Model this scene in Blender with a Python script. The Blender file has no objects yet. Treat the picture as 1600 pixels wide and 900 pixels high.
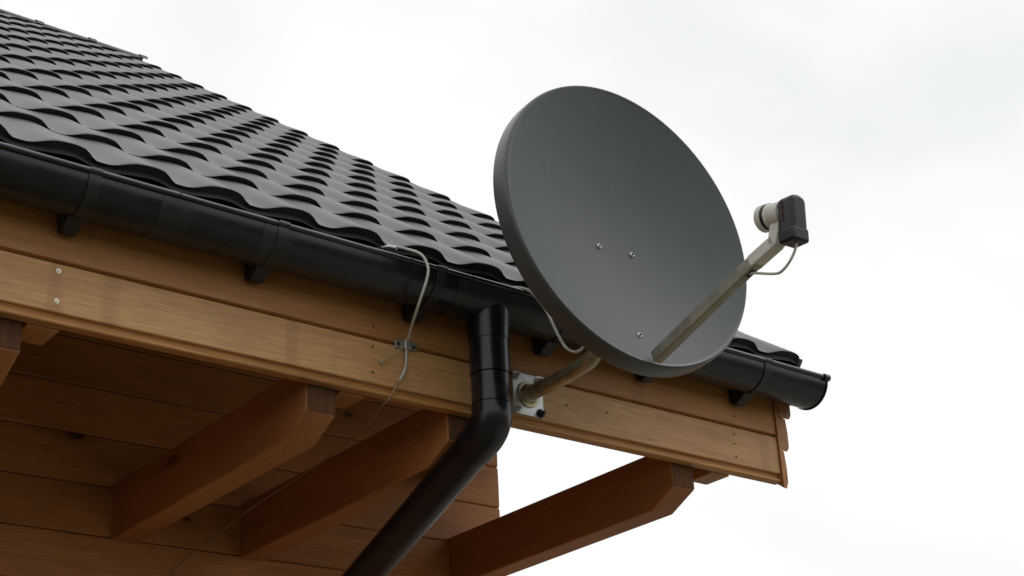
import bpy, math, random
from mathutils import Vector, Matrix
random.seed(7)
S = bpy.context.scene
COL = S.collection

# ------------------------------------------------------------------ camera
YAW, PITCH, ROLL = 0.6801, 0.4316, -0.0513
CAM = Vector((-1.1021, -2.7611, -1.6674))
FPX = 2420.3
fwd = Vector((math.cos(PITCH)*math.sin(YAW), math.cos(PITCH)*math.cos(YAW), math.sin(PITCH)))
rt0 = Vector((math.cos(YAW), -math.sin(YAW), 0)); up0 = rt0.cross(fwd)
rt = rt0*math.cos(ROLL)+up0*math.sin(ROLL); upv = up0*math.cos(ROLL)-rt0*math.sin(ROLL)
cd = bpy.data.cameras.new('camera'); cam = bpy.data.objects.new('camera', cd); COL.objects.link(cam)
M = Matrix((rt, upv, -fwd)).transposed().to_4x4(); M.translation = CAM
cam.matrix_world = M
cd.sensor_width = 36; cd.lens = FPX/1600*36; cd.clip_start = .05; cd.clip_end = 3000
S.camera = cam

# ------------------------------------------------------------------ sky and sun
SUN_EL, SUN_AZ = math.radians(54), math.radians(130)     # azimuth clockwise from +Y
w = bpy.data.worlds.new('World'); S.world = w; w.use_nodes = True
nt = w.node_tree; N = nt.nodes; Lk = nt.links
for n in list(N): N.remove(n)
out = N.new('ShaderNodeOutputWorld'); bg = N.new('ShaderNodeBackground'); bg.inputs['Strength'].default_value = .1
sky = N.new('ShaderNodeTexSky'); sky.sky_type = 'NISHITA'; sky.sun_disc = False
sky.sun_elevation = SUN_EL; sky.sun_rotation = SUN_AZ
tc = N.new('ShaderNodeTexCoord'); mp = N.new('ShaderNodeMapping'); mp.inputs['Scale'].default_value = (1, 1, 1.8)
mp.inputs['Location'].default_value = (3.1, .4, 1.7)
nz = N.new('ShaderNodeTexNoise'); nz.inputs['Scale'].default_value = 3.2; nz.inputs['Detail'].default_value = 5; nz.inputs['Roughness'].default_value = .45
nz.inputs['Distortion'].default_value = .25
rp = N.new('ShaderNodeValToRGB'); e = rp.color_ramp.elements
e[0].position = .34; e[0].color = (.875, .89, .895, 1); e[1].position = .58; e[1].color = (1.02, 1.015, 1.01, 1)
x_ = rp.color_ramp.elements.new(.47); x_.color = (.965, .97, .97, 1)
ml = N.new('ShaderNodeVectorMath'); ml.operation = 'SCALE'; ml.inputs['Scale'].default_value = 10.4
mx = N.new('ShaderNodeMix'); mx.data_type = 'RGBA'; mx.inputs['Factor'].default_value = .94
Lk.new(tc.outputs['Generated'], mp.inputs['Vector']); Lk.new(mp.outputs[0], nz.inputs['Vector']); Lk.new(nz.outputs['Fac'], rp.inputs['Fac'])
Lk.new(rp.outputs['Color'], ml.inputs[0]); Lk.new(sky.outputs['Color'], mx.inputs['A']); Lk.new(ml.outputs['Vector'], mx.inputs['B'])
Lk.new(mx.outputs['Result'], bg.inputs['Color']); Lk.new(bg.outputs[0], out.inputs['Surface'])
sl = bpy.data.lights.new('sun', 'SUN'); sl.energy = .65; sl.angle = math.radians(45); sl.color = (1, .96, .9)
so = bpy.data.objects.new('sun', sl); COL.objects.link(so)
sd = Vector((math.cos(SUN_EL)*math.sin(SUN_AZ), math.cos(SUN_EL)*math.cos(SUN_AZ), math.sin(SUN_EL)))
so.rotation_euler = sd.to_track_quat('Z', 'Y').to_euler(); so.location = sd*30
vs = S.view_settings; vs.view_transform = 'Standard'; vs.look = 'None'; vs.exposure = 0; vs.gamma = 1; vs.use_curve_mapping = False
S.cycles.max_bounces = 8; S.cycles.diffuse_bounces = 5

# ------------------------------------------------------------------ materials
def mat(name, col, rough=.5, metal=0, spec=.5, bump=0, bscale=60, var=0, vscale=6, coat=0, dirt=None, rvar=0, objvar=0, streak=0, dust=0, dustcol=(.16, .14, .115)):
    m = bpy.data.materials.new(name); m.use_nodes = True; t = m.node_tree; b = t.nodes['Principled BSDF']
    b.inputs['Base Color'].default_value = (*col, 1); b.inputs['Roughness'].default_value = rough
    b.inputs['Metallic'].default_value = metal; b.inputs['Specular IOR Level'].default_value = spec
    b.inputs['Coat Weight'].default_value = coat; b.inputs['Coat Roughness'].default_value = .2
    g = t.nodes.new('ShaderNodeNewGeometry')
    if var:
        n = t.nodes.new('ShaderNodeTexNoise'); n.inputs['Scale'].default_value = vscale; n.inputs['Detail'].default_value = 6
        n.inputs['Roughness'].default_value = .62
        t.links.new(g.outputs['Position'], n.inputs['Vector'])
        r = t.nodes.new('ShaderNodeValToRGB'); d = dirt or [c*(1-var) for c in col]
        r.color_ramp.elements[0].position = .32; r.color_ramp.elements[0].color = (*d, 1)
        r.color_ramp.elements[1].position = .68; r.color_ramp.elements[1].color = (*[min(1, c*(1+var*.6)) for c in col], 1)
        t.links.new(n.outputs['Fac'], r.inputs['Fac']); t.links.new(r.outputs['Color'], b.inputs['Base Color'])
        if rvar:
            a = t.nodes.new('ShaderNodeMapRange'); a.inputs['To Min'].default_value = max(.03, rough-rvar); a.inputs['To Max'].default_value = rough+rvar
            t.links.new(n.outputs['Fac'], a.inputs['Value']); t.links.new(a.outputs[0], b.inputs['Roughness'])
    def chain(fac_socket, colour, amount):
        src = b.inputs['Base Color'].links[0].from_socket if b.inputs['Base Color'].links else None
        q = t.nodes.new('ShaderNodeMix'); q.data_type = 'RGBA'
        if src: t.links.new(src, q.inputs['A'])
        else: q.inputs['A'].default_value = b.inputs['Base Color'].default_value
        q.inputs['B'].default_value = (*colour, 1)
        r_ = t.nodes.new('ShaderNodeMapRange'); r_.interpolation_type = 'SMOOTHSTEP'
        r_.inputs['From Min'].default_value = .5; r_.inputs['From Max'].default_value = .8; r_.inputs['To Max'].default_value = amount
        t.links.new(fac_socket, r_.inputs['Value']); t.links.new(r_.outputs[0], q.inputs['Factor']); t.links.new(q.outputs['Result'], b.inputs['Base Color'])
    if streak:      # faint rain runs
        q1 = t.nodes.new('ShaderNodeMapping'); q1.inputs['Scale'].default_value = (34, 34, 1.6); t.links.new(g.outputs['Position'], q1.inputs['Vector'])
        n1 = t.nodes.new('ShaderNodeTexNoise'); n1.inputs['Scale'].default_value = 1.4; n1.inputs['Detail'].default_value = 4; t.links.new(q1.outputs[0], n1.inputs['Vector'])
        chain(n1.outputs['Fac'], dustcol, streak)
    if dust:
        n1 = t.nodes.new('ShaderNodeTexNoise'); n1.inputs['Scale'].default_value = 19; n1.inputs['Detail'].default_value = 9; n1.inputs['Roughness'].default_value = .72
        t.links.new(g.outputs['Position'], n1.inputs['Vector']); chain(n1.outputs['Fac'], dustcol, dust)
    if objvar:
        oi = t.nodes.new('ShaderNodeObjectInfo'); hs_ = t.nodes.new('ShaderNodeHueSaturation'); a_ = t.nodes.new('ShaderNodeMapRange')
        a_.inputs['To Min'].default_value = 1-objvar; a_.inputs['To Max'].default_value = 1+objvar
        t.links.new(oi.outputs['Random'], a_.inputs['Value']); t.links.new(a_.outputs[0], hs_.inputs['Value'])
        t.links.new(b.inputs['Base Color'].links[0].from_socket, hs_.inputs['Color']); t.links.new(hs_.outputs['Color'], b.inputs['Base Color'])
    if bump:
        n2 = t.nodes.new('ShaderNodeTexNoise'); n2.inputs['Scale'].default_value = bscale; n2.inputs['Detail'].default_value = 4
        t.links.new(g.outputs['Position'], n2.inputs['Vector'])
        bp = t.nodes.new('ShaderNodeBump'); bp.inputs['Strength'].default_value = bump; bp.inputs['Distance'].default_value = .004
        t.links.new(n2.outputs['Fac'], bp.inputs['Height']); t.links.new(bp.outputs[0], b.inputs['Normal'])
    return m

def wood(name, dark, light, axis=0, rough=.5, knot=1.0, knotcol=(.09, .035, .012), seed=0, hue=.12, whorl=0, rnd=1, kn=(4.4, 9.0), kflat=None, con=1.0):
    """pine: long grain along axis, broad tone drift, small knots with darkened halos"""
    m = bpy.data.materials.new(name); m.use_nodes = True; t = m.node_tree; b = t.nodes['Principled BSDF']
    nd = t.nodes; lk = t.links
    g = nd.new('ShaderNodeNewGeometry'); oi = nd.new('ShaderNodeObjectInfo')
    off = nd.new('ShaderNodeVectorMath'); off.operation = 'MULTIPLY_ADD'
    cx = nd.new('ShaderNodeCombineXYZ')
    for i in range(3): lk.new(oi.outputs['Random'], cx.inputs[i])
    off.inputs[1].default_value = (37*rnd, 23*rnd, 41*rnd); lk.new(cx.outputs[0], off.inputs[0]); lk.new(g.outputs['Position'], off.inputs[2])
    def mapped(s_long, s_cross):
        q = nd.new('ShaderNodeMapping'); s = [s_cross]*3; s[axis] = s_long
        q.inputs['Scale'].default_value = s; q.inputs['Location'].default_value = (seed, seed*2.3, seed*.7); lk.new(off.outputs[0], q.inputs['Vector']); return q
    def noise(q, sc, det=4, ro=.55, dist=0):
        n = nd.new('ShaderNodeTexNoise'); n.inputs['Scale'].default_value = sc; n.inputs['Detail'].default_value = det
        n.inputs['Roughness'].default_value = ro; n.inputs['Distortion'].default_value = dist; lk.new(q.outputs[0], n.inputs['Vector']); return n
    grain = noise(mapped(1.7, 40), 2.6, 6, .62, .5)
    fine = noise(mapped(9, 160), 1.6, 3, .6)
    broad = noise(mapped(1.2, 5), 1.5, 3)
    vo = nd.new('ShaderNodeTexVoronoi'); vo.inputs['Scale'].default_value = 1; kq = mapped(*kn)
    if kflat is not None: kq.inputs['Scale'].default_value[kflat] = 0
    lk.new(kq.outputs[0], vo.inputs['Vector'])
    sp = nd.new('ShaderNodeSeparateColor'); lk.new(vo.outputs['Color'], sp.inputs[0])
    kd = nd.new('ShaderNodeMath'); kd.operation = 'MULTIPLY_ADD'; kd.inputs[1].default_value = .06 if kflat is not None else 0
    lk.new(sp.outputs[0], kd.inputs[0]); lk.new(vo.outputs['Distance'], kd.inputs[2])
    def mrange(src, a, bb, c, d):
        r = nd.new('ShaderNodeMapRange'); r.interpolation_type = 'SMOOTHSTEP'
        for k_, v_ in zip(('From Min', 'From Max', 'To Min', 'To Max'), (a, bb, c, d)): r.inputs[k_].default_value = v_
        lk.new(src, r.inputs['Value']); return r
    def mix(f, a, bb, blend='MIX'):
        q = nd.new('ShaderNodeMix'); q.data_type = 'RGBA'; q.blend_type = blend
        for key, v in (('Factor', f), ('A', a), ('B', bb)):
            if isinstance(v, (int, float)): q.inputs[key].default_value = v
            elif isinstance(v, tuple): q.inputs[key].default_value = (*v, 1)
            else: lk.new(v, q.inputs[key])
        return q
    c = mix(mrange(grain.outputs['Fac'], .3, .72, .5-.5*con, .5+.5*con).outputs[0], light, dark)
    c = mix(mrange(broad.outputs['Fac'], .35, .7, 0, .55).outputs[0], c.outputs['Result'], tuple(x*.72 for x in dark))
    c = mix(mrange(fine.outputs['Fac'], .43, .70, 0, .5*con).outputs[0], c.outputs['Result'], tuple(x*.55 for x in dark))
    if whorl:
        wh = noise(mapped(7.0, .25), 1.3, 1, .4)
        c = mix(mrange(wh.outputs['Fac'], .60, .66, 0, whorl).outputs[0], c.outputs['Result'], tuple(x*.62 for x in dark))
    c = mix(mrange(kd.outputs[0], .05, .26, .42*knot, 0).outputs[0], c.outputs['Result'], tuple(x*.55 for x in dark))
    c = mix(mrange(kd.outputs[0], .055, .095, .92*knot, 0).outputs[0], c.outputs['Result'], knotcol)
    br = nd.new('ShaderNodeHueSaturation'); v = nd.new('ShaderNodeMapRange'); v.inputs['To Min'].default_value = 1-hue; v.inputs['To Max'].default_value = 1+hue
    lk.new(oi.outputs['Random'], v.inputs['Value']); lk.new(v.outputs[0], br.inputs['Value']); lk.new(c.outputs['Result'], br.inputs['Color'])
    lk.new(br.outputs['Color'], b.inputs['Base Color'])
    b.inputs['Roughness'].default_value = rough; b.inputs['Specular IOR Level'].default_value = .35
    bp = nd.new('ShaderNodeBump'); bp.inputs['Strength'].default_value = .35; bp.inputs['Distance'].default_value = .002
    lk.new(grain.outputs['Fac'], bp.inputs['Height']); lk.new(bp.outputs[0], b.inputs['Normal'])
    return m

PINE_D, PINE_L = (.38, .180, .045), (.62, .338, .112)
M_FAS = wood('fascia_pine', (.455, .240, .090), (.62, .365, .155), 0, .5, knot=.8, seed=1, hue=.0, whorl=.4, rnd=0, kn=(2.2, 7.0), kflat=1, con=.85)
M_FAS_SHADED = wood('fascia_top_shaded', (.34, .150, .045), (.47, .222, .070), 0, .5, knot=.8, seed=9, hue=.0, whorl=.25, rnd=0, kn=(2.0, 7.0), kflat=1, con=.7)  # more orange board, with the gutter's shade put into its darker colour
M_MOULD = wood('moulding_pine', (.38, .172, .050), (.53, .262, .085), 0, .45, knot=.4, seed=11, hue=.0, rnd=0)
M_BARGE = wood('barge_pine', (.34, .145, .050), (.46, .215, .078), 1, .55, knot=.5, seed=2)
M_WALL = wood('wall_pine', (.43, .170, .052), (.64, .290, .098), 0, .55, knot=1, seed=3, hue=.09, kn=(2.7, 5.2), kflat=1, con=.6)
M_BEAM = wood('beam_pine', (.36, .140, .050), (.50, .220, .082), 1, .55, knot=.8, seed=4, hue=.06, kn=(1.9, 6.5), kflat=0, con=.6)
M_RAFT = wood('rafter_pine', (.40, .19, .070), (.56, .30, .12), 1, .55, knot=.7, seed=6)
M_END = wood('end_grain', (.10, .045, .024), (.14, .066, .034), 2, .7, knot=0, seed=8)
M_END.node_tree.nodes['Principled BSDF'].inputs['Specular IOR Level'].default_value = .05
M_BEAD = mat('lip_plastic', (.012, .012, .015), .13, 0, .6)
M_DECK = wood('deck_pine', (.26, .11, .04), (.4, .19, .07), 0, .6, seed=5)
M_TILE = mat('roof_sheet', (.039, .037, .0365), .37, 0, .45, bump=.10, bscale=240, var=.22, vscale=4, rvar=.08, objvar=.13, dust=.22)
M_FLASH = mat('roof_flashing', (.075, .070, .070), .42, 0, .5, var=.2, vscale=9)
M_GUT = mat('gutter_plastic', (.0065, .0068, .0105), .27, 0, .5, bump=.06, bscale=26, var=.35, vscale=14, rvar=.13, dust=.10, dustcol=(.10, .09, .08))
M_BRK = mat('bracket_plastic', (.014, .016, .018), .36, 0, .45, var=.3, vscale=20)
M_DISH = mat('dish_paint', (.051, .0625, .0655), .47, 0, .42, bump=.05, bscale=420, var=.10, vscale=4, rvar=.06, streak=.06, dust=.08, dustcol=(.15, .155, .145))
M_RIM = mat('dish_rim_paint', (.052, .059, .060), .33, 0, .5, var=.12, vscale=8)
M_ZINC = mat('zinc_plate', (.56, .58, .56), .38, .85, .5, var=.25, vscale=40, rvar=.12)
M_YZINC = mat('yellow_zinc_pipe', (.40, .365, .255), .36, .85, .5, var=.35, vscale=18, dirt=(.26, .21, .13), rvar=.12)
M_ARM = mat('arm_zinc', (.30, .29, .215), .42, .55, .5, var=.25, vscale=22, rvar=.08)
M_BOLT = mat('bolt_zinc', (.46, .47, .45), .32, .9, .5)
M_LNBW = mat('lnb_white_plastic', (.58, .57, .51), .45, 0, .4, var=.12, vscale=30)
M_LNBD = mat('lnb_dark_plastic', (.0125, .0100, .0130), .42, 0, .4, var=.25, vscale=35)
M_BLACK = mat('black_rubber', (.012, .012, .013), .6)
M_RED = mat('red_print', (.060, .012, .017), .6)
M_CABLE = mat('cable_sheath', (.52, .51, .46), .45, 0, .4, var=.22, vscale=25)
M_CABLEB = mat('brown_cable', (.30, .19, .115), .5, 0, .3, var=.3, vscale=12)  # browner colour for the lower run of the cable
M_NAIL = mat('nail_steel', (.62, .58, .46), .4, .6)
M_NAILD = mat('nail_rust', (.07, .035, .018), .7)
M_SOIL = mat('sandy_ground', (.155, .132, .094), .95, 0, .15, bump=.6, bscale=12, var=.3, vscale=.9, dirt=(.07, .074, .04))
M_BOUNCE = mat('pale_bounce', (.28, .265, .23), .95, 0, .1, bump=.8, bscale=55, var=.2, vscale=18)
M_DARK = mat('wall_core_felt', (.05, .03, .02), .9)

# ------------------------------------------------------------------ helpers
class MB:
    def __init__(s): s.v = []; s.f = []; s.sm = []
    def add(s, vs, fs, smooth=False):
        o = len(s.v); s.v += [tuple(v) for v in vs]; s.f += [tuple(i+o for i in f) for f in fs]; s.sm += [smooth]*len(fs)
    def box(s, x0, x1, y0, y1, z0, z1):
        s.add([(x, y, z) for x in (x0, x1) for y in (y0, y1) for z in (z0, z1)],
              [(0, 1, 3, 2), (4, 6, 7, 5), (0, 4, 5, 1), (2, 3, 7, 6), (0, 2, 6, 4), (1, 5, 7, 3)])
    def prism(s, poly, axis, a, b, smooth=False):
        """extrude a 2-D polygon (the two axes other than axis, in xyz order) from a to b"""
        def P(p, t):
            q = list(p); q.insert(axis, t); return q
        n = len(poly); vs = [P(p, a) for p in poly]+[P(p, b) for p in poly]
        s.add(vs, [(i, (i+1) % n, n+(i+1) % n, n+i) for i in range(n)], smooth)
        s.add(vs, [tuple(range(n))[::-1], tuple(range(n, 2*n))])
    def tube(s, pts, r, seg=12, cap=True, radii=None):
        pts = [Vector(p) for p in pts]; n = len(pts); rings = []
        nrm = None
        for i, p in enumerate(pts):
            d = (pts[min(i+1, n-1)]-pts[max(i-1, 0)]).normalized()
            if nrm is None: nrm = d.orthogonal().normalized()
            else: nrm = (nrm-d*nrm.dot(d)).normalized()
            bn = d.cross(nrm); rr = radii[i] if radii else r
            rings.append([p+(nrm*math.cos(2*math.pi*k/seg)+bn*math.sin(2*math.pi*k/seg))*rr for k in range(seg)])
        vs = [v for R in rings for v in R]
        s.add(vs, [(i*seg+k, i*seg+(k+1) % seg, (i+1)*seg+(k+1) % seg, (i+1)*seg+k) for i in range(n-1) for k in range(seg)], True)
        if cap: s.add(rings[0], [tuple(range(seg))[::-1]]); s.add(rings[-1], [tuple(range(seg))])
    def frame_tube(s, c, d, r, L, seg=16, cap=True):
        d = Vector(d).normalized(); s.tube([Vector(c), Vector(c)+d*L], r, seg, cap)
    def obox(s, c, ax, ay, az, hx, hy, hz):
        c = Vector(c); s.add([c+ax*(i*hx)+ay*(j*hy)+az*(k*hz) for i in (-1, 1) for j in (-1, 1) for k in (-1, 1)],
              [(0, 1, 3, 2), (4, 6, 7, 5), (0, 4, 5, 1), (2, 3, 7, 6), (0, 2, 6, 4), (1, 5, 7, 3)])
    def mesh(s, name, m, origin):
        me = bpy.data.meshes.new(name); me.from_pydata([(v[0]-origin[0], v[1]-origin[1], v[2]-origin[2]) for v in s.v], [], s.f)
        me.polygons.foreach_set('use_smooth', s.sm); me.materials.append(m); me.update()
        import bmesh
        b = bmesh.new(); b.from_mesh(me); bmesh.ops.remove_doubles(b, verts=b.verts, dist=1e-5); bmesh.ops.recalc_face_normals(b, faces=b.faces); b.to_mesh(me); b.free(); me.set_sharp_from_angle(angle=math.radians(38))
        return me
    def obj(s, name, m, parent=None, bevel=0, seg=2, autos=None, recalc=True):
        lo = [min(v[i] for v in s.v) for i in range(3)]; hi = [max(v[i] for v in s.v) for i in range(3)]
        o_ = Vector([(a+b)/2 for a, b in zip(lo, hi)])
        o = bpy.data.objects.new(name, s.mesh(name, m, o_)); link(o, o_, parent)
        if bevel:
            bm_ = o.modifiers.new('bevel', 'BEVEL'); bm_.width = bevel; bm_.segments = seg; bm_.limit_method = 'ANGLE'; bm_.angle_limit = math.radians(40)
            bm_.harden_normals = False
        return o
WORLD = {}
def link(o, world, parent):
    COL.objects.link(o); WORLD[o.name] = Vector(world)
    if parent: o.parent = parent; o.location = Vector(world)-WORLD[parent.name]
    else: o.location = world
def tag(o, label=None, cat=None, group=None, kind=None):
    for k, v in (('label', label), ('category', cat), ('group', group), ('kind', kind)):
        if v: o[k] = v
    return o
def thing(name, loc, label, cat, group=None):
    o = bpy.data.objects.new(name, None); o.empty_display_size = .1; link(o, loc, None); return tag(o, label, cat, group)
def cat(pts, n=8):
    P = [Vector(p) for p in pts]; P = [P[0]*2-P[1]]+P+[P[-1]*2-P[-2]]; R = []
    for i in range(1, len(P)-2):
        a, b, c, d = P[i-1:i+3]
        for k in range(n):
            t = k/n; R.append(.5*((2*b)+(c-a)*t+(2*a-5*b+4*c-d)*t*t+(3*b-a-3*c+d)*t**3))
    R.append(P[-2]); return R
def proj(p):
    d = Vector(p)-CAM; z = d.dot(fwd); return (800+FPX*d.dot(rt)/z, 450-FPX*d.dot(upv)/z, z)

# ------------------------------------------------------------------ ground
GZ = -3.35
g = MB(); g.add([(-900, -900, GZ), (900, -900, GZ), (900, 900, GZ), (-900, 900, GZ)], [(0, 1, 2, 3)])
tag(g.obj('ground', M_SOIL), kind='structure')
g = MB(); g.add([(2.2, -5, GZ+.004), (16, -5, GZ+.004), (16, 14, GZ+.004), (2.2, 14, GZ+.004)], [(0, 1, 2, 3)])
tag(g.obj('bounce_sheet', M_BOUNCE), kind='structure')  # added pale sheet, out of view, bounces light up to the gable corner

# ------------------------------------------------------------------ house
AL = .65; CA, SA = math.cos(AL), math.sin(AL)
RL = 6.345; ROWS = 18; ST = RL/ROWS; PT = .183
RY, RZ = RL*CA, RL*SA
XL, XR = -15*PT, 12*PT            # roof from left verge to right verge
WY = 1.17; WX = 1.975; WXL = -2.5; WYB = 2*RY-WY
house = thing('wooden_house', (0, WY, GZ), 'pine log house corner with dark wavy metal tile roof and projecting ceiling beams', 'house')
def surf(v, x, wv): return Vector((x, v*CA-wv*SA, v*SA+wv*CA))   # v metres up the slope, wv off the roof plane

# roof: the deck is the part, the tiles, caps and flashings its pieces
d = MB()
dk0, dk1 = -.080, -.052
def slab(v0, v1, x0, x1):
    a = [surf(v0, 0, dk0), surf(v1, 0, dk0), surf(v1, 0, dk1), surf(v0, 0, dk1)]
    d.prism([(p.y, p.z) for p in a], 0, x0, x1)
    d.prism([(2*RY-p.y, p.z) for p in a], 0, x0, x1)
slab(.06, RL-.05, XL+.03, XR-.01)
roof = d.obj('roof', M_DECK, house)

def sst(a, b, x):
    t = max(0, min(1, (x-a)/(b-a))); return t*t*(3-2*t)
def wave(u):
    # trough just after u=0.2, crest near 0.78, steep fall to the next trough
    u = (u-.14) % 1
    a = sst(.10, .68, u) if u < .68 else 1-sst(.68, 1.0, u)
    return .0090*a-.0080
def step(u):
    u = (u-.14) % 1
    return .0004+.0140*sst(.10, .48, u)*(1-sst(.80, .985, u))
NS = 18
US = [i/NS for i in range(NS+1)]
def tile_faces(mb, x0, v0, eave=False, mir=False):
    """one pressed tile: flat run, rolled front edge, riser down to the row below"""
    rows = []
    prof = [(ST+.004, lambda u: wave(u)-.0006), (ST*.55, lambda u: wave(u)+step(u)*.42), (.022, lambda u: wave(u)+step(u)*.95),
            (.005, lambda u: wave(u)+step(u)*1.0), (.0, lambda u: wave(u)+step(u)*.90), (.008, lambda u: wave(u)-.0015 if not eave else wave(u)-.004)]
    if eave: prof += [(.0085, lambda u: wave(u)-.0065), (-.0055, lambda u: wave(u)-.0130)]
    vs = []
    for (v, f) in prof:
        for u in US:
            p = surf(v0+v, x0+u*PT, f(u))
            if mir: p.y = 2*RY-p.y
            vs.append(p)
    n = NS+1; fs = []
    for r in range(len(prof)-1):
        for k in range(NS): fs.append((r*n+k, r*n+k+1, (r+1)*n+k+1, (r+1)*n+k))
    mb.add(vs, fs, True)
tmb = MB(); tile_faces(tmb, 0, 0); mid = surf(0, 0, 0)
me_tile = tmb.mesh('roof_tile', M_TILE, (0, 0, 0))
emb = MB(); tile_faces(emb, 0, 0, True); me_eave = emb.mesh('roof_tile', M_TILE, (0, 0, 0))
cells = []
for k in range(ROWS):
    for n in range(-15, 12):
        x0 = n*PT; c = surf((k+.5)*ST, x0+PT/2, 0); px, py, z = proj(c)
        vis = -90 < px < 1700 and -60 < py < 960
        # a tile behind the dish counts last
        cells.append(((0 if vis else 1), z, k, n))
cells.sort(); rest = MB()
for i, (o_, z, k, n) in enumerate(cells):
    if i < 296 and not o_:
        o = bpy.data.objects.new('roof_tile', me_eave if k == 0 else me_tile); link(o, surf(k*ST, n*PT, 0), roof)
    else: tile_faces(rest, n*PT, k*ST, k == 0)
for k in range(ROWS):
    for n in range(-15, 12): tile_faces(rest, n*PT, k*ST, k == 0, True)
tag(rest.obj('roof_tile', M_TILE, roof), kind='stuff')

# eave drip flashing, verge trims, ridge caps
f = MB(); p = [surf(.10, 0, -.044), surf(.010, 0, -.043), surf(.002, 0, -.046), (0, .022, -.066), (0, .026, -.066), surf(.008, 0, -.0485), surf(.10, 0, -.047)]
f.prism([(q[1], q[2]) for q in p], 0, XL+.02, XR-.004); f.obj('eave_flashing', M_FLASH, roof)
for x0, x1 in ((XR+.001, XR+.014), (XL-.014, XL-.001)):
    for mir in (0, 1):
        f = MB(); p = [surf(-.004, 0, -.075), surf(RL, 0, -.075), surf(RL, 0, .002), surf(-.004, 0, .002)]
        f.prism([((2*RY-q.y if mir else q.y), q.z) for q in p], 0, x0, x1)
        f.obj('verge_trim', M_FLASH, roof, bevel=.003)
nc = 15; cl = (XR+.115-XL)/nc
for i in range(nc):
    x0 = XL+i*cl; c = MB(); ys = [math.pi*k/12 for k in range(13)]
    for (a, b, r) in ((x0, x0+cl-.03, .040), (x0+cl-.035, x0+cl+.012, .046)):
        o_ = [(RY+math.cos(t)*r*1.5, RZ-.036+math.sin(t)*r) for t in ys]; i_ = [(RY+math.cos(t)*(r-.003)*1.5, RZ-.036+math.sin(t)*(r-.003)) for t in ys[::-1]]
        c.prism(o_+i_, 0, a, b, True)
    c.obj('ridge_cap', M_FLASH, roof)

# walls: a dark core, planks nailed round it
TA0 = math.tan(AL)
core = MB()
core.box(WXL+.04, WX-.04, WY+.04, WYB-.04, GZ, .55)
gp = [(WY+.04, .55), (WYB-.04, .55), (RY+.3, RZ-.55), (RY-.3, RZ-.55)]
core.prism(gp, 0, WXL+.04, WX-.04)
wall = core.obj('wall', M_DARK, house)
PH = .1415; z0 = -.0305+PH*4
k = 0; zt_ = z0
def plank_prof(z1, z0_, depth, dirn):
    """pillowed log siding, (offset, z), bulging outwards"""
    b = .012
    return [(depth, z1-.0009), (.004, z1-.0009), (.0, z1-.0045), (-.0010, (z1+z0_)/2), (.0, z0_+.0045), (.004, z0_+.0009), (depth, z0_+.0009)]
while zt_ > GZ+.02:
    zb_ = max(GZ, zt_-PH)
    q = MB(); q.prism([(WY+a, z) for a, z in plank_prof(zt_, zb_, .036, 1)], 0, WXL, WX); q.obj('plank', M_WALL, wall)
    if zt_ > -1.4 or zt_ > GZ:
        q = MB(); q.prism([(WX-a, z) for a, z in plank_prof(zt_, zb_, .036, 1)], 1, WY+.037, WYB-.001); q.obj('plank', M_BARGE, wall)
    zt_ -= PH
zt_ = z0
while zt_ < RZ-.6:      # gable planks above the first band
    zb_ = zt_; zt_ += PH
    ya = max(WY+.037, (zb_+.10)/math.tan(AL)+.12)
    q = MB(); q.prism([(WX-a, z) for a, z in plank_prof(zt_, zb_, .036, 1)], 1, ya, 2*RY-ya); q.obj('plank', M_BARGE, wall)
# soft return: left gable and rear get one plain clad sheet each
q = MB(); q.box(WXL-.02, WXL-.001, WY, WYB, GZ, .5); q.box(WXL, WX-.037, WYB+.001, WYB+.02, GZ, .5); q.obj('rear_cladding', M_WALL, wall)

pt = MB(); pt.add([(a, y, z) for a in (-.98, -.93) for (y, z) in ((.16, GZ), (WY-.002, GZ), (WY-.002, WY*TA0-.10), (.16, .16*TA0-.10))],
      [(0, 1, 2, 3), (4, 7, 6, 5), (0, 4, 5, 1), (1, 5, 6, 2), (2, 6, 7, 3), (3, 7, 4, 0)]); pt.obj('light_block_panel', M_BARGE, house)  # added panel, out of view, blocks light from the left under the eave

# fascia: two boards, a lower moulding, and the nails in them
FY = .0958
XF0, XF1 = XL+.06, 2.163
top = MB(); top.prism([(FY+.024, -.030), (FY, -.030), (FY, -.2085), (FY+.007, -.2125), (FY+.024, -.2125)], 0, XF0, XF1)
top = top.obj('fascia_board', M_FAS_SHADED, house)
bots = []
for x0, x1 in ((XF0, XF1),):
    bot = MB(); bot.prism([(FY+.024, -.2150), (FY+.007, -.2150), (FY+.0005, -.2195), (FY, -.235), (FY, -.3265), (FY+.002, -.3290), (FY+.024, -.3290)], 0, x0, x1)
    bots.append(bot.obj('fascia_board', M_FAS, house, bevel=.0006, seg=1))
bl = bot = bots[0]
mo = MB(); pr = [(FY+.024, -.3295), (FY+.007, -.3295)]
for i in range(7): a = math.pi*i/6; pr.append((FY+.008+.0035*math.sin(a), -.3310-.0125*(1-math.cos(a))/2))
for i in range(7): a = math.pi*i/6; pr.append((FY+.006-.0055*math.sin(a), -.3437-.0105*(1-math.cos(a))/2))
pr.append((FY+.024, -.3548)); mo.prism(pr, 0, XF0, XF1, True); mo.obj('fascia_moulding', M_MOULD, house)
def nail(par, x, z, r=.0030, m=M_NAILD, ring=False):
    q = MB(); q.frame_tube((x, FY+.001, z), (0, -1, 0), r, .0022, 12)
    if ring: q.frame_tube((x, FY-.001, z), (0, -1, 0), r*.42, .0026, 8)
    return q.obj('nail_head', m, par)
for x, z, par in ((-.008, -.235, bl), (-.007, -.304, bl)): nail(par, x, z, .0058, M_NAIL, True)
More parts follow.
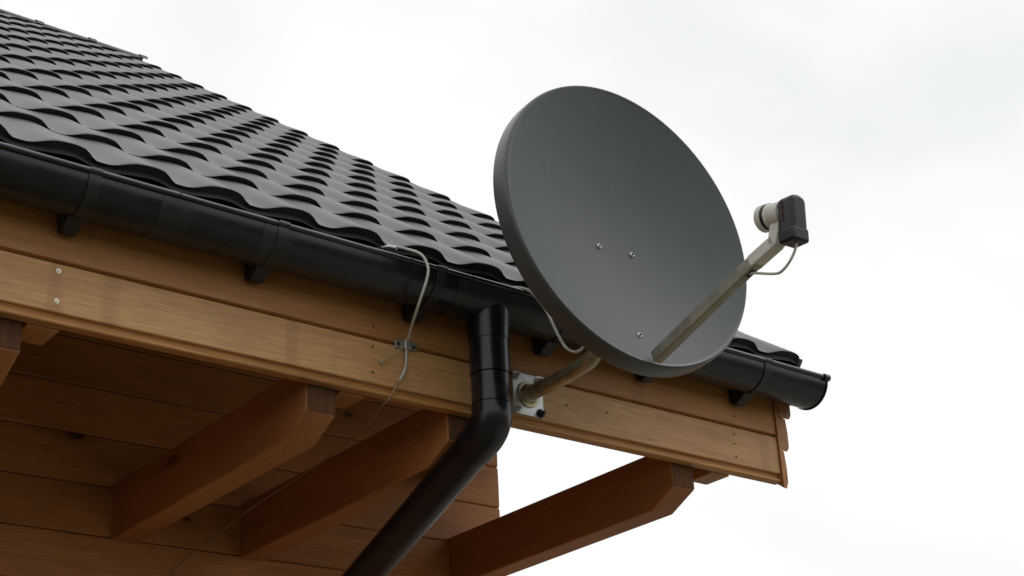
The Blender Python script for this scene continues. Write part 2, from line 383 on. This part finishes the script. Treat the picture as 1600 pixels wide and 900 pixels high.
for x, z, par in ((.775, -.181, top), (.773, -.236, bot), (.772, -.302, bot), (1.996, -.185, top), (1.988, -.240, bot), (1.984, -.268, bot), (1.986, -.307, bot), (1.37, -.270, bot), (1.509, -.265, bot)): nail(par, x, z)

# barge boards at the gable end: three lapped boards running up the slope
TA = math.tan(AL)
q = MB(); q.add([(2.1645, .0895, -.045), (2.1778, .0895, -.045), (2.1778, .0895, -.372), (2.1645, .0895, -.372)]+[(a, RY, z+(RY-.0895)*TA) for a, z in ((2.1645, -.045), (2.1778, -.045), (2.1778, -.372), (2.1645, -.372))],
      [(0, 1, 2, 3), (4, 7, 6, 5), (0, 4, 5, 1), (1, 5, 6, 2), (2, 6, 7, 3), (3, 7, 4, 0)]); q.obj('barge_board', M_BARGE, house)
for (za, zb, xo, y0) in ((-.045, -.156, 2.230, .088), (-.157, -.258, 2.207, .090), (-.259, -.369, 2.187, .092)):
    q = MB(); xs = [(xo-.002, za), (xo+.0015, za+(zb-za)*.4), (xo, zb+.018), (xo-.004, zb+.008), (xo-.012, zb)]
    prof = [(2.1785, za)]+xs+[(2.1785, zb)]
    Y1 = RY
    vs = [(x, y0, z) for x, z in prof]+[(x, Y1, z+(Y1-y0)*TA) for x, z in prof]; m_ = len(prof)
    q.add(vs, [(i, (i+1) % m_, m_+(i+1) % m_, m_+i) for i in range(m_)]); q.add(vs, [tuple(range(m_)), tuple(range(m_, 2*m_))[::-1]])
    q.obj('barge_board', M_BARGE, house)
q = MB(); q.add([(2.10, .13, -.10), (2.16, .13, -.10), (2.16, .13, -.30), (2.10, .13, -.30)]+[(2.10, RY, -.10+(RY-.13)*TA), (2.16, RY, -.10+(RY-.13)*TA), (2.16, RY, -.30+(RY-.13)*TA), (2.10, RY, -.30+(RY-.13)*TA)],
      [(0, 1, 2, 3), (4, 7, 6, 5), (0, 4, 5, 1), (1, 5, 6, 2), (2, 6, 7, 3), (3, 7, 4, 0)])
q.obj('rafter', M_BEAM, house, bevel=.004)

# ceiling beams and rafter tails
BT, BB = -.303, -.463
for x in (-1.66, -.89, -.139, .612, 1.011, 1.762):
    q = MB(); q.prism([(.128, BT), (.128, -.418), (.222, BB), (WY+.03, BB), (WY+.03, BT)], 0, x, x+.078)
    bmo = q.obj('ceiling_beam', M_BEAM, house, bevel=.003)
    q = MB(); q.box(x+.002, x+.076, .1255, .1278, -.416, BT-.002); q.obj('beam_end', M_END, bmo)
for x in (-1.57, -.80, -.054, .70, 1.10, 1.911):
    q = MB(); yb = WY+.05 if x < 1.9 else 2.2
    q.prism([(.124, -.358), (.212, -.358), (yb, -.358+(yb-.212)*TA), (yb, (yb)*TA-.085), (.124, .124*TA-.085)], 0, x, x+.069)
    q.obj('rafter', M_RAFT, house, bevel=.003)

# ------------------------------------------------------------------ gutter
GY, GZc, GR = .020, -.0665, .070
gut = thing('gutter', (0, GY, GZc), 'glossy black half round gutter along the eave under the tiles', 'gutter')
GX0, GX1 = XL-.02, 2.243
def half(r0, r1, a0=math.pi, a1=2*math.pi, n=28):
    return [(GY+r0*math.cos(a0+(a1-a0)*i/n), GZc+r0*math.sin(a0+(a1-a0)*i/n)) for i in range(n+1)]+[(GY+r1*math.cos(a1+(a0-a1)*i/n), GZc+r1*math.sin(a1+(a0-a1)*i/n)) for i in range(n+1)]
q = MB(); q.prism(half(GR, GR-.003), 0, GX0, GX1, True); q.obj('trough', M_GUT, gut)
for x0, x1 in ((GX0, .186), (.1885, .424), (.4265, .965), (.967, GX1+.006)):
    q = MB(); q.tube([(x0, GY-GR-.001, GZc+.001), (x1, GY-GR-.001, GZc+.001)], .0072 if x0 > .5 or x0 < 0 else .0066, 14); q.obj('lip_bead', M_BEAD, gut)
for x0, x1 in ((.150, .222), (.395, .470), (.930, 1.190)):
    q = MB(); q.prism(half(GR+.0011, GR+.0002, math.pi+.10, 2*math.pi-.05), 0, x0, x1, True); q.obj('union_sleeve', M_BRK, gut)
q = MB(); q.prism([(GY+(GR+.003)*math.cos(math.pi+math.pi*i/28), GZc+(GR+.003)*math.sin(math.pi+math.pi*i/28)) for i in range(29)], 0, GX1, GX1+.005)
q.tube([(GX1-.012, GY+(GR+.0025)*math.cos(math.pi), GZc), (GX1+.008, GY-GR-.0025, GZc)], .0105, 14); q.obj('end_cap', M_GUT, gut)
for x in (-2.6, -2.15, -1.7, -1.27, -.84, -.42, -.004, .442, .875, 1.283, 1.640, 2.000):
    q = MB(); q.prism(half(GR+.0030, GR+.0005, math.pi+.06, 2*math.pi-.12), 0, x-.012, x+.014, True)
    q.tube([(x-.012, GY-GR-.001, GZc+.002), (x+.014, GY-GR-.001, GZc+.002)], .0082, 12)
    o = q.obj('bracket', M_BRK, gut)
    # foot that stands on the fascia, tapering downwards
    q = MB(); a, b = x-.026, x+.030
    pts = [(.0945, -.040), (.0945, -.150), (.072, -.158), (.050, -.146), (.020, -.1335), (.05, -.120), (.080, -.085), (.0905, -.04)]
    vs = []
    for xx, sgn in ((a, 1), (b, -1)):
        for (y, z) in pts:
            tp = max(0, (-.10-z)/.06); vs.append((xx+sgn*.013*tp, y, z))
    m_ = len(pts); q.add(vs, [(i, (i+1) % m_, m_+(i+1) % m_, m_+i) for i in range(m_)]); q.add(vs, [tuple(range(m_))[::-1], tuple(range(m_, 2*m_))])
    q.obj('bracket_foot', M_BRK, o, bevel=.002)

# ------------------------------------------------------------------ downpipe
DX, DY, DR = 1.064, .018, .0465
dp = thing('downpipe', (DX, DY, -.14), 'black plastic downpipe bending back under the eave beside the dish bracket', 'downpipe')
q = MB(); q.tube([(DX, DY, -.085), (DX, DY, -.118), (DX, DY, -.140), (DX, DY, -.165), (DX, DY, -.19)], 0, 28, radii=[.056, .056, .055, .0525, .0515]); q.obj('outlet', M_GUT, dp)
q = MB(); q.tube([(DX, DY, -.15), (DX, DY, -.36)], DR-.006, 20); q.obj('inner_spigot', M_BLACK, dp)
q = MB(); q.tube([(DX, DY, -.1905), (DX, DY, -.2775)], DR+.0035, 28); q.obj('pipe_socket', M_GUT, dp)
q = MB(); q.tube([(DX, DY, -.2805), (DX, DY, -.3535)], DR+.002, 28); q.obj('pipe', M_GUT, dp)
ang = math.radians(67.5); R = .062; EZ = -.366; pts = []
for i in range(13):
    a = ang*i/12; pts.append((DX, DY+R*(1-math.cos(a)), EZ-R*math.sin(a)))
endp = Vector(pts[-1]); dr = Vector((0, math.sin(ang), -math.cos(ang)))
q = MB(); q.tube([(DX, DY, -.3565), (DX, DY, -.3610)]+pts+[endp+dr*.045], DR+.0035, 28); q.obj('elbow', M_GUT, dp)
L_ = (WY-.085-endp.y)/dr.y
q = MB(); q.tube([endp+dr*.046, endp+dr*L_], DR, 28); q.obj('sloped_pipe', M_GUT, dp)
e2 = endp+dr*L_; pts = [e2]
for i in range(9):
    a = ang*(1-i/8); pts.append(e2+Vector((0, R*(math.cos(0)-0)*0, 0))+Vector((0, (math.sin(ang)*0)+R*(math.cos(a)-math.cos(ang))*1.0, -R*(math.sin(ang)-math.sin(a))-.001)))
pts.append(pts[-1]+Vector((0, 0, -.05)))
q = MB(); q.tube(pts, DR+.0035, 24); q.obj('elbow', M_GUT, dp)
q = MB(); q.tube([pts[-1]+Vector((0, 0, -.001)), (pts[-1].x, pts[-1].y, GZ)], DR, 24); q.obj('pipe', M_GUT, dp)

# ------------------------------------------------------------------ satellite dish
az, el = math.radians(182.8), math.radians(5.3)
DC = Vector((1.233, -.348, .034)); W2, H2 = .3635, .3855
n_ = Vector((math.cos(el)*math.sin(az), math.cos(el)*math.cos(az), math.sin(el))); h_ = Vector((-math.cos(az), math.sin(az), 0)); u_ = h_.cross(n_)
if u_.z < 0: u_ = -u_
def DL(h, u, n): return DC+h_*h+u_*u+n_*n
dish = thing('satellite_dish', DL(0, 0, -.2), 'dark grey satellite dish facing out on a wall arm at the roof eave', 'satellite dish')
DEP = .076
refl = MB(); SEG = 96; RR = [0, .12, .25, .38, .5, .62, .73, .83, .91, .96, .985]
vs = [DL(0, 0, -DEP)]; fs = []
for r in RR[1:]:
    for k in range(SEG):
        t = 2*math.pi*k/SEG; vs.append(DL(math.cos(t)*W2*r, math.sin(t)*H2*r, -DEP*(1-r*r)))
for k in range(SEG): fs.append((0, 1+k, 1+(k+1) % SEG))
for i in range(len(RR)-2):
    for k in range(SEG):
        a = 1+i*SEG; fs.append((a+k, a+SEG+k, a+SEG+(k+1) % SEG, a+(k+1) % SEG))
refl.add(vs, fs, True)
# back of the bowl, 2.5 mm behind
refl.add([v-n_*.0025 for v in vs], [f[::-1] for f in fs], True)
refl = refl.obj('reflector', M_DISH, dish)
rim = MB(); prof = [(.985, -DEP*(1-.985**2)), (.994, -.0004), (1.002, .0006), (1.009, -.0010), (1.014, -.0055), (1.0165, -.013), (1.019, -.046), (1.016, -.052), (1.008, -.053), (1.004, -.050), (1.001, -.016), (.985, -DEP*(1-.985**2)-.0026)]
vs = []
for k in range(SEG):
    t = 2*math.pi*k/SEG
    for r, n in prof: vs.append(DL(math.cos(t)*W2*r, math.sin(t)*H2*r, n))
m_ = len(prof)
rim.add(vs, [(k*m_+i, k*m_+(i+1) % m_, ((k+1) % SEG)*m_+(i+1) % m_, ((k+1) % SEG)*m_+i) for k in range(SEG) for i in range(m_)], True)
rim.obj('rim', M_RIM, dish)
def bowl_n(h, u): return -DEP*(1-(h/W2)**2-(u/H2)**2)
for h, u in ((-.052, -.044), (.050, -.043), (-.006, -.299)):
    p0 = DL(h, u, bowl_n(h, u)+.0002); q = MB(); q.tube([p0, p0+n_*.002, p0+n_*.0045], 0, 14, radii=[.0074, .0074, .0052]); 
    o = q.obj('bolt_head', M_BOLT, dish)
    q = MB(); q.tube([p0+n_*.0046, p0+n_*.0062], .0034, 6); q.obj('bolt_recess', M_BLACK, o)
# back bracket
q = MB(); q.obox(DL(0, -.06, -.122), h_, u_, n_, .075, .055, .004)
for s_ in (-1, 1):
    q.obox(DL(.052*s_, -.06, -.105), h_, u_, n_, .004, .05, .020); q.obox(DL(.035*s_, -.06, -.147), h_, u_, n_, .003, .05, .026)
q.obox(DL(.004, -.20, -.100), h_, u_, n_, .02, .12, .004); q.obj('back_bracket', M_ZINC, dish, bevel=.0015)
# wall arm: welded pipe leaving the plate, bent up to carry the dish
PX, PZ = 1.240, -.268
path = [(PX, FY-.006, PZ), (PX, .02, PZ), (PX, -.07, PZ), (PX, -.125, PZ+.004)]
cy, cz, rr_ = -.125, PZ+.082, .078
for i in range(1, 9):
    a = math.pi/2*i/8; path.append((PX, cy-rr_*math.sin(a), cz-rr_*math.cos(a)))
path.append((PX, cy-rr_, .10))
q = MB(); q.tube(path[:4], .0195, 24, cap=False); q.tube([(PX, path[3][1], path[3][2])]+path[4:], .0205, 24); q.obj('mast', M_YZINC, dish)
pl = MB(); pl.prism([(PX-.049, -.211), (PX+.049, -.211), (PX+.049, -.325), (PX-.049, -.325)], 1, FY-.0045, FY-.0005); pl = pl.obj('wall_plate', M_ZINC, dish, bevel=.0015)
q = MB(); q.tube([(PX, FY-.0045, PZ), (PX, FY-.009, PZ), (PX, FY-.0092, PZ)], 0, 28, radii=[.0355, .0345, .030]); q.tube([(PX, FY-.0092, PZ), (PX, FY-.013, PZ), (PX, FY-.020, PZ)], 0, 24, radii=[.027, .0255, .0205]); q.obj('weld_collar', M_YZINC, pl)
for bx, bz in ((-.037, -.223), (.037, -.223), (.037, -.313), (-.037, -.313)):
    q = MB(); q.frame_tube((PX+bx, FY-.0045, bz), (0, -1, 0), .0125, .002, 16); q.frame_tube((PX+bx, FY-.0065, bz), (0, -1, 0), .0080, .0075, 6); q.frame_tube((PX+bx, FY-.014, bz), (0, -1, 0), .004, .008, 8)
    q.obj('bolt', M_BLACK if bx > 0 and bz < -.3 else M_BOLT, pl)
# feed arm from the lower edge of the bowl to the LNB
A0, A1 = DL(0, -.374, .006), DL(0, -.306, .372)
ad = (A1-A0).normalized(); ah = h_; au = ad.cross(ah); au = au if au.z > 0 else -au
q = MB(); q.obox((A0+A1)/2, ad, ah, au, (A1-A0).length/2, .0115, .0155); q.obj('feed_arm', M_ARM, dish, bevel=.003)
# LNB: cap, throat, clamp, housing
tx = Vector((0, 0, 0))+n_*.955-u_*.297; tx.normalize()       # from dish outwards along the feed
tu = tx.cross(h_); tu = tu if tu.z > 0 else -tu
LC = DL(0, -.226, .409)
lnb = MB(); lnb.tube([LC+tx*-.002, LC+tx*.003, LC+tx*.016, LC+tx*.019], 0, 28, radii=[.026, .0305, .0305, .027]); lnb = lnb.obj('feed_cap', M_LNBW, dish)
q = MB(); q.tube([LC+tx*.0192, LC+tx*.027], .0300, 28); q.obj('cap_seal', M_BLACK, lnb)
q = MB(); q.tube([LC+tx*.0272, LC+tx*.032, LC+tx*.040], 0, 28, radii=[.029, .0265, .0205]); q.tube([LC+tx*.036, LC+tx*.075], .0195, 24); q.obj('feed_throat', M_LNBW, lnb)
q = MB(); q.tube([LC+tx*.038, LC+tx*.064], .0275, 28)
K0 = LC+tx*.050-tu*.024; K1 = LC+tx*.044-tu*.066; K2 = A1-ad*.012
for a, b, wd in ((K0, K1, .0135), (K1+tu*.004, K2, .0145)):
    dd = (b-a).normalized(); nn = dd.cross(h_).normalized(); q.obox((a+b)/2, dd, h_, nn, (b-a).length/2+.004, .0150, wd)
clamp = q.obj('feed_clamp', M_LNBW, dish, bevel=.003)
q = MB(); q.frame_tube(K1-tu*.006-h_*.0125, -h_, .005, .004, 6); q.obj('clamp_screw', M_BOLT, clamp)
# housing: rounded top box seen from the side
bd = (-u_*.985-n_*.17).normalized(); bx = bd.cross(h_).normalized(); bx = bx if bx.dot(n_) > 0 else -bx
B0 = LC+tx*.088+tu*.002
hw, hx = .0240, .0225; pts = []
for i in range(9):
    a = math.pi*i/8; pts.append((-math.cos(a)*hw, -.014-math.sin(a)*.016))
pts += [(hw*1.0, .072), (-hw*1.0, .072)]
q = MB(); a_, b_ = B0-bx*hx, B0+bx*hx
vs = [a_+h_*p[0]+bd*p[1] for p in pts]+[b_+h_*p[0]*.93+bd*(p[1]*.97) for p in pts]; m_ = len(pts)
q.add(vs, [(i, (i+1) % m_, m_+(i+1) % m_, m_+i) for i in range(m_)], False); q.add(vs, [tuple(range(m_))[::-1], tuple(range(m_, 2*m_))])
hs = q.obj('lnb_housing', M_LNBD, dish, bevel=.009, seg=4)
q = MB(); q.obox(B0+bd*.062, bx, h_, bd, hx+.0004, hw+.0004, .016); q.obj('connector_shroud', M_LNBD, hs, bevel=.006, seg=3)
for i in range(5):
    q = MB(); q.obox(B0-bx*(hx*.30)-h_*(hw+.0002)*.985+bd*(-.014+i*.0095), bx, h_, bd, .0035, .0008, .0030 if i % 2 else .0036); q.obj('red_mark', M_RED, hs)
q = MB(); c0 = B0+bd*.074+bx*.006
pts = cat([c0-bd*.004, c0+bd*.012-bx*.002, c0+bd*.034-bx*.018, c0+bd*.050-bx*.042, c0+bd*.052-bx*.066, A1-ad*.020-au*.024, A1-ad*.036-au*.013], 8)
q.tube(pts, .0031, 10); q.obj('feed_cable', M_CABLE, dish)
q = MB(); q.obox(A1-ad*.032-au*.0150, ad, ah, au, .012, .006, .0012); q.obj('cable_slot', M_BLACK, dish)

# ------------------------------------------------------------------ cables
cb = thing('coaxial_cable', (.81, -.06, -.06), 'pale cable hanging over the gutter and clipped to the fascia board', 'cable')
pts = cat([(.735, .035, -.012), (.764, -.004, -.014), (.788, -.045, -.034), (.806, -.066, -.050), (.819, -.072, -.075), (.820, -.071, -.105), (.814, -.046, -.160), (.836, .018, -.189), (.859, .072, -.207), (.865, .087, -.214),
           (.861, .089, -.274), (.842, .091, -.315), (.820, .091, -.353), (.814, .102, -.366), (.820, .135, -.370), (.854, .25, -.372), (.898, .5, -.374), (.908, .9, -.394), (.903, 1.09, -.424), (.860, 1.152, -.470), (.790, 1.160, -.56), (.74, 1.160, -.8)], 8)
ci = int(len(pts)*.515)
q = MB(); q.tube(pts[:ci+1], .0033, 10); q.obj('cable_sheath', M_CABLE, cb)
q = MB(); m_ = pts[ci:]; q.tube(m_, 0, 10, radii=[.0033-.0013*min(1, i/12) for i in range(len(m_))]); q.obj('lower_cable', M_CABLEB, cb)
q = MB(); q.tube([Vector((.726, .040, -.010)), Vector((.7365, .0335, -.0122)), Vector((.760, .001, -.0133)), Vector((.772, -.015, -.021))], .0052, 10); q.obj('cable_collar', M_ZINC, cb)
clip = thing('cable_clip', (.866, FY, -.213), 'small grey metal clip screwed to the fascia holding the pale cable', 'clip')
q = MB(); q.prism([(.835, -.204), (.899, -.199), (.899, -.222), (.835, -.227)], 1, FY-.004, FY-.0004); q.obj('plate', M_ARM, clip, bevel=.0012)
q = MB(); q.prism([(.858, -.2005), (.872, -.1995), (.872, -.2265), (.858, -.2275)], 1, FY-.0145, FY-.0042); q.obj('strap', M_ZINC, clip, bevel=.002)
for bx in (.845, .889):
    q = MB(); q.frame_tube((bx, FY-.004, -.2145), (0, -1, 0), .0042, .0022, 10); q.obj('screw_head', M_BLACK, clip)
q = MB(); q.tube(cat([(.850, FY-.006, -.229), (.828, FY-.008, -.246), (.800, FY-.008, -.268), (.792, FY-.010, -.274)], 5), .0011, 6); q.tube([(.796, FY-.008, -.2705), (.789, FY-.011, -.2765)], .0034, 8); q.obj('loose_wire', M_NAIL, clip)
c2 = thing('coaxial_cable', (1.15, -.07, -.08), 'pale cable leaving the gutter lip and looping behind the dark dish rim', 'cable')
pts = cat([(1.085, .03, -.020), (1.105, -.01, -.040), (1.119, -.045, -.052), (1.133, -.062, -.062), (1.146, -.072, -.080), (1.163, -.094, -.128), (1.166, -.122, -.192), (1.174, -.142, -.236), (1.188, -.158, -.250), (1.200, -.174, -.243), (1.208, -.188, -.215), (1.214, -.20, -.15), (1.222, -.205, -.06)], 8)
q = MB(); q.tube(pts, .0034, 10); q.obj('cable_sheath', M_CABLE, c2)
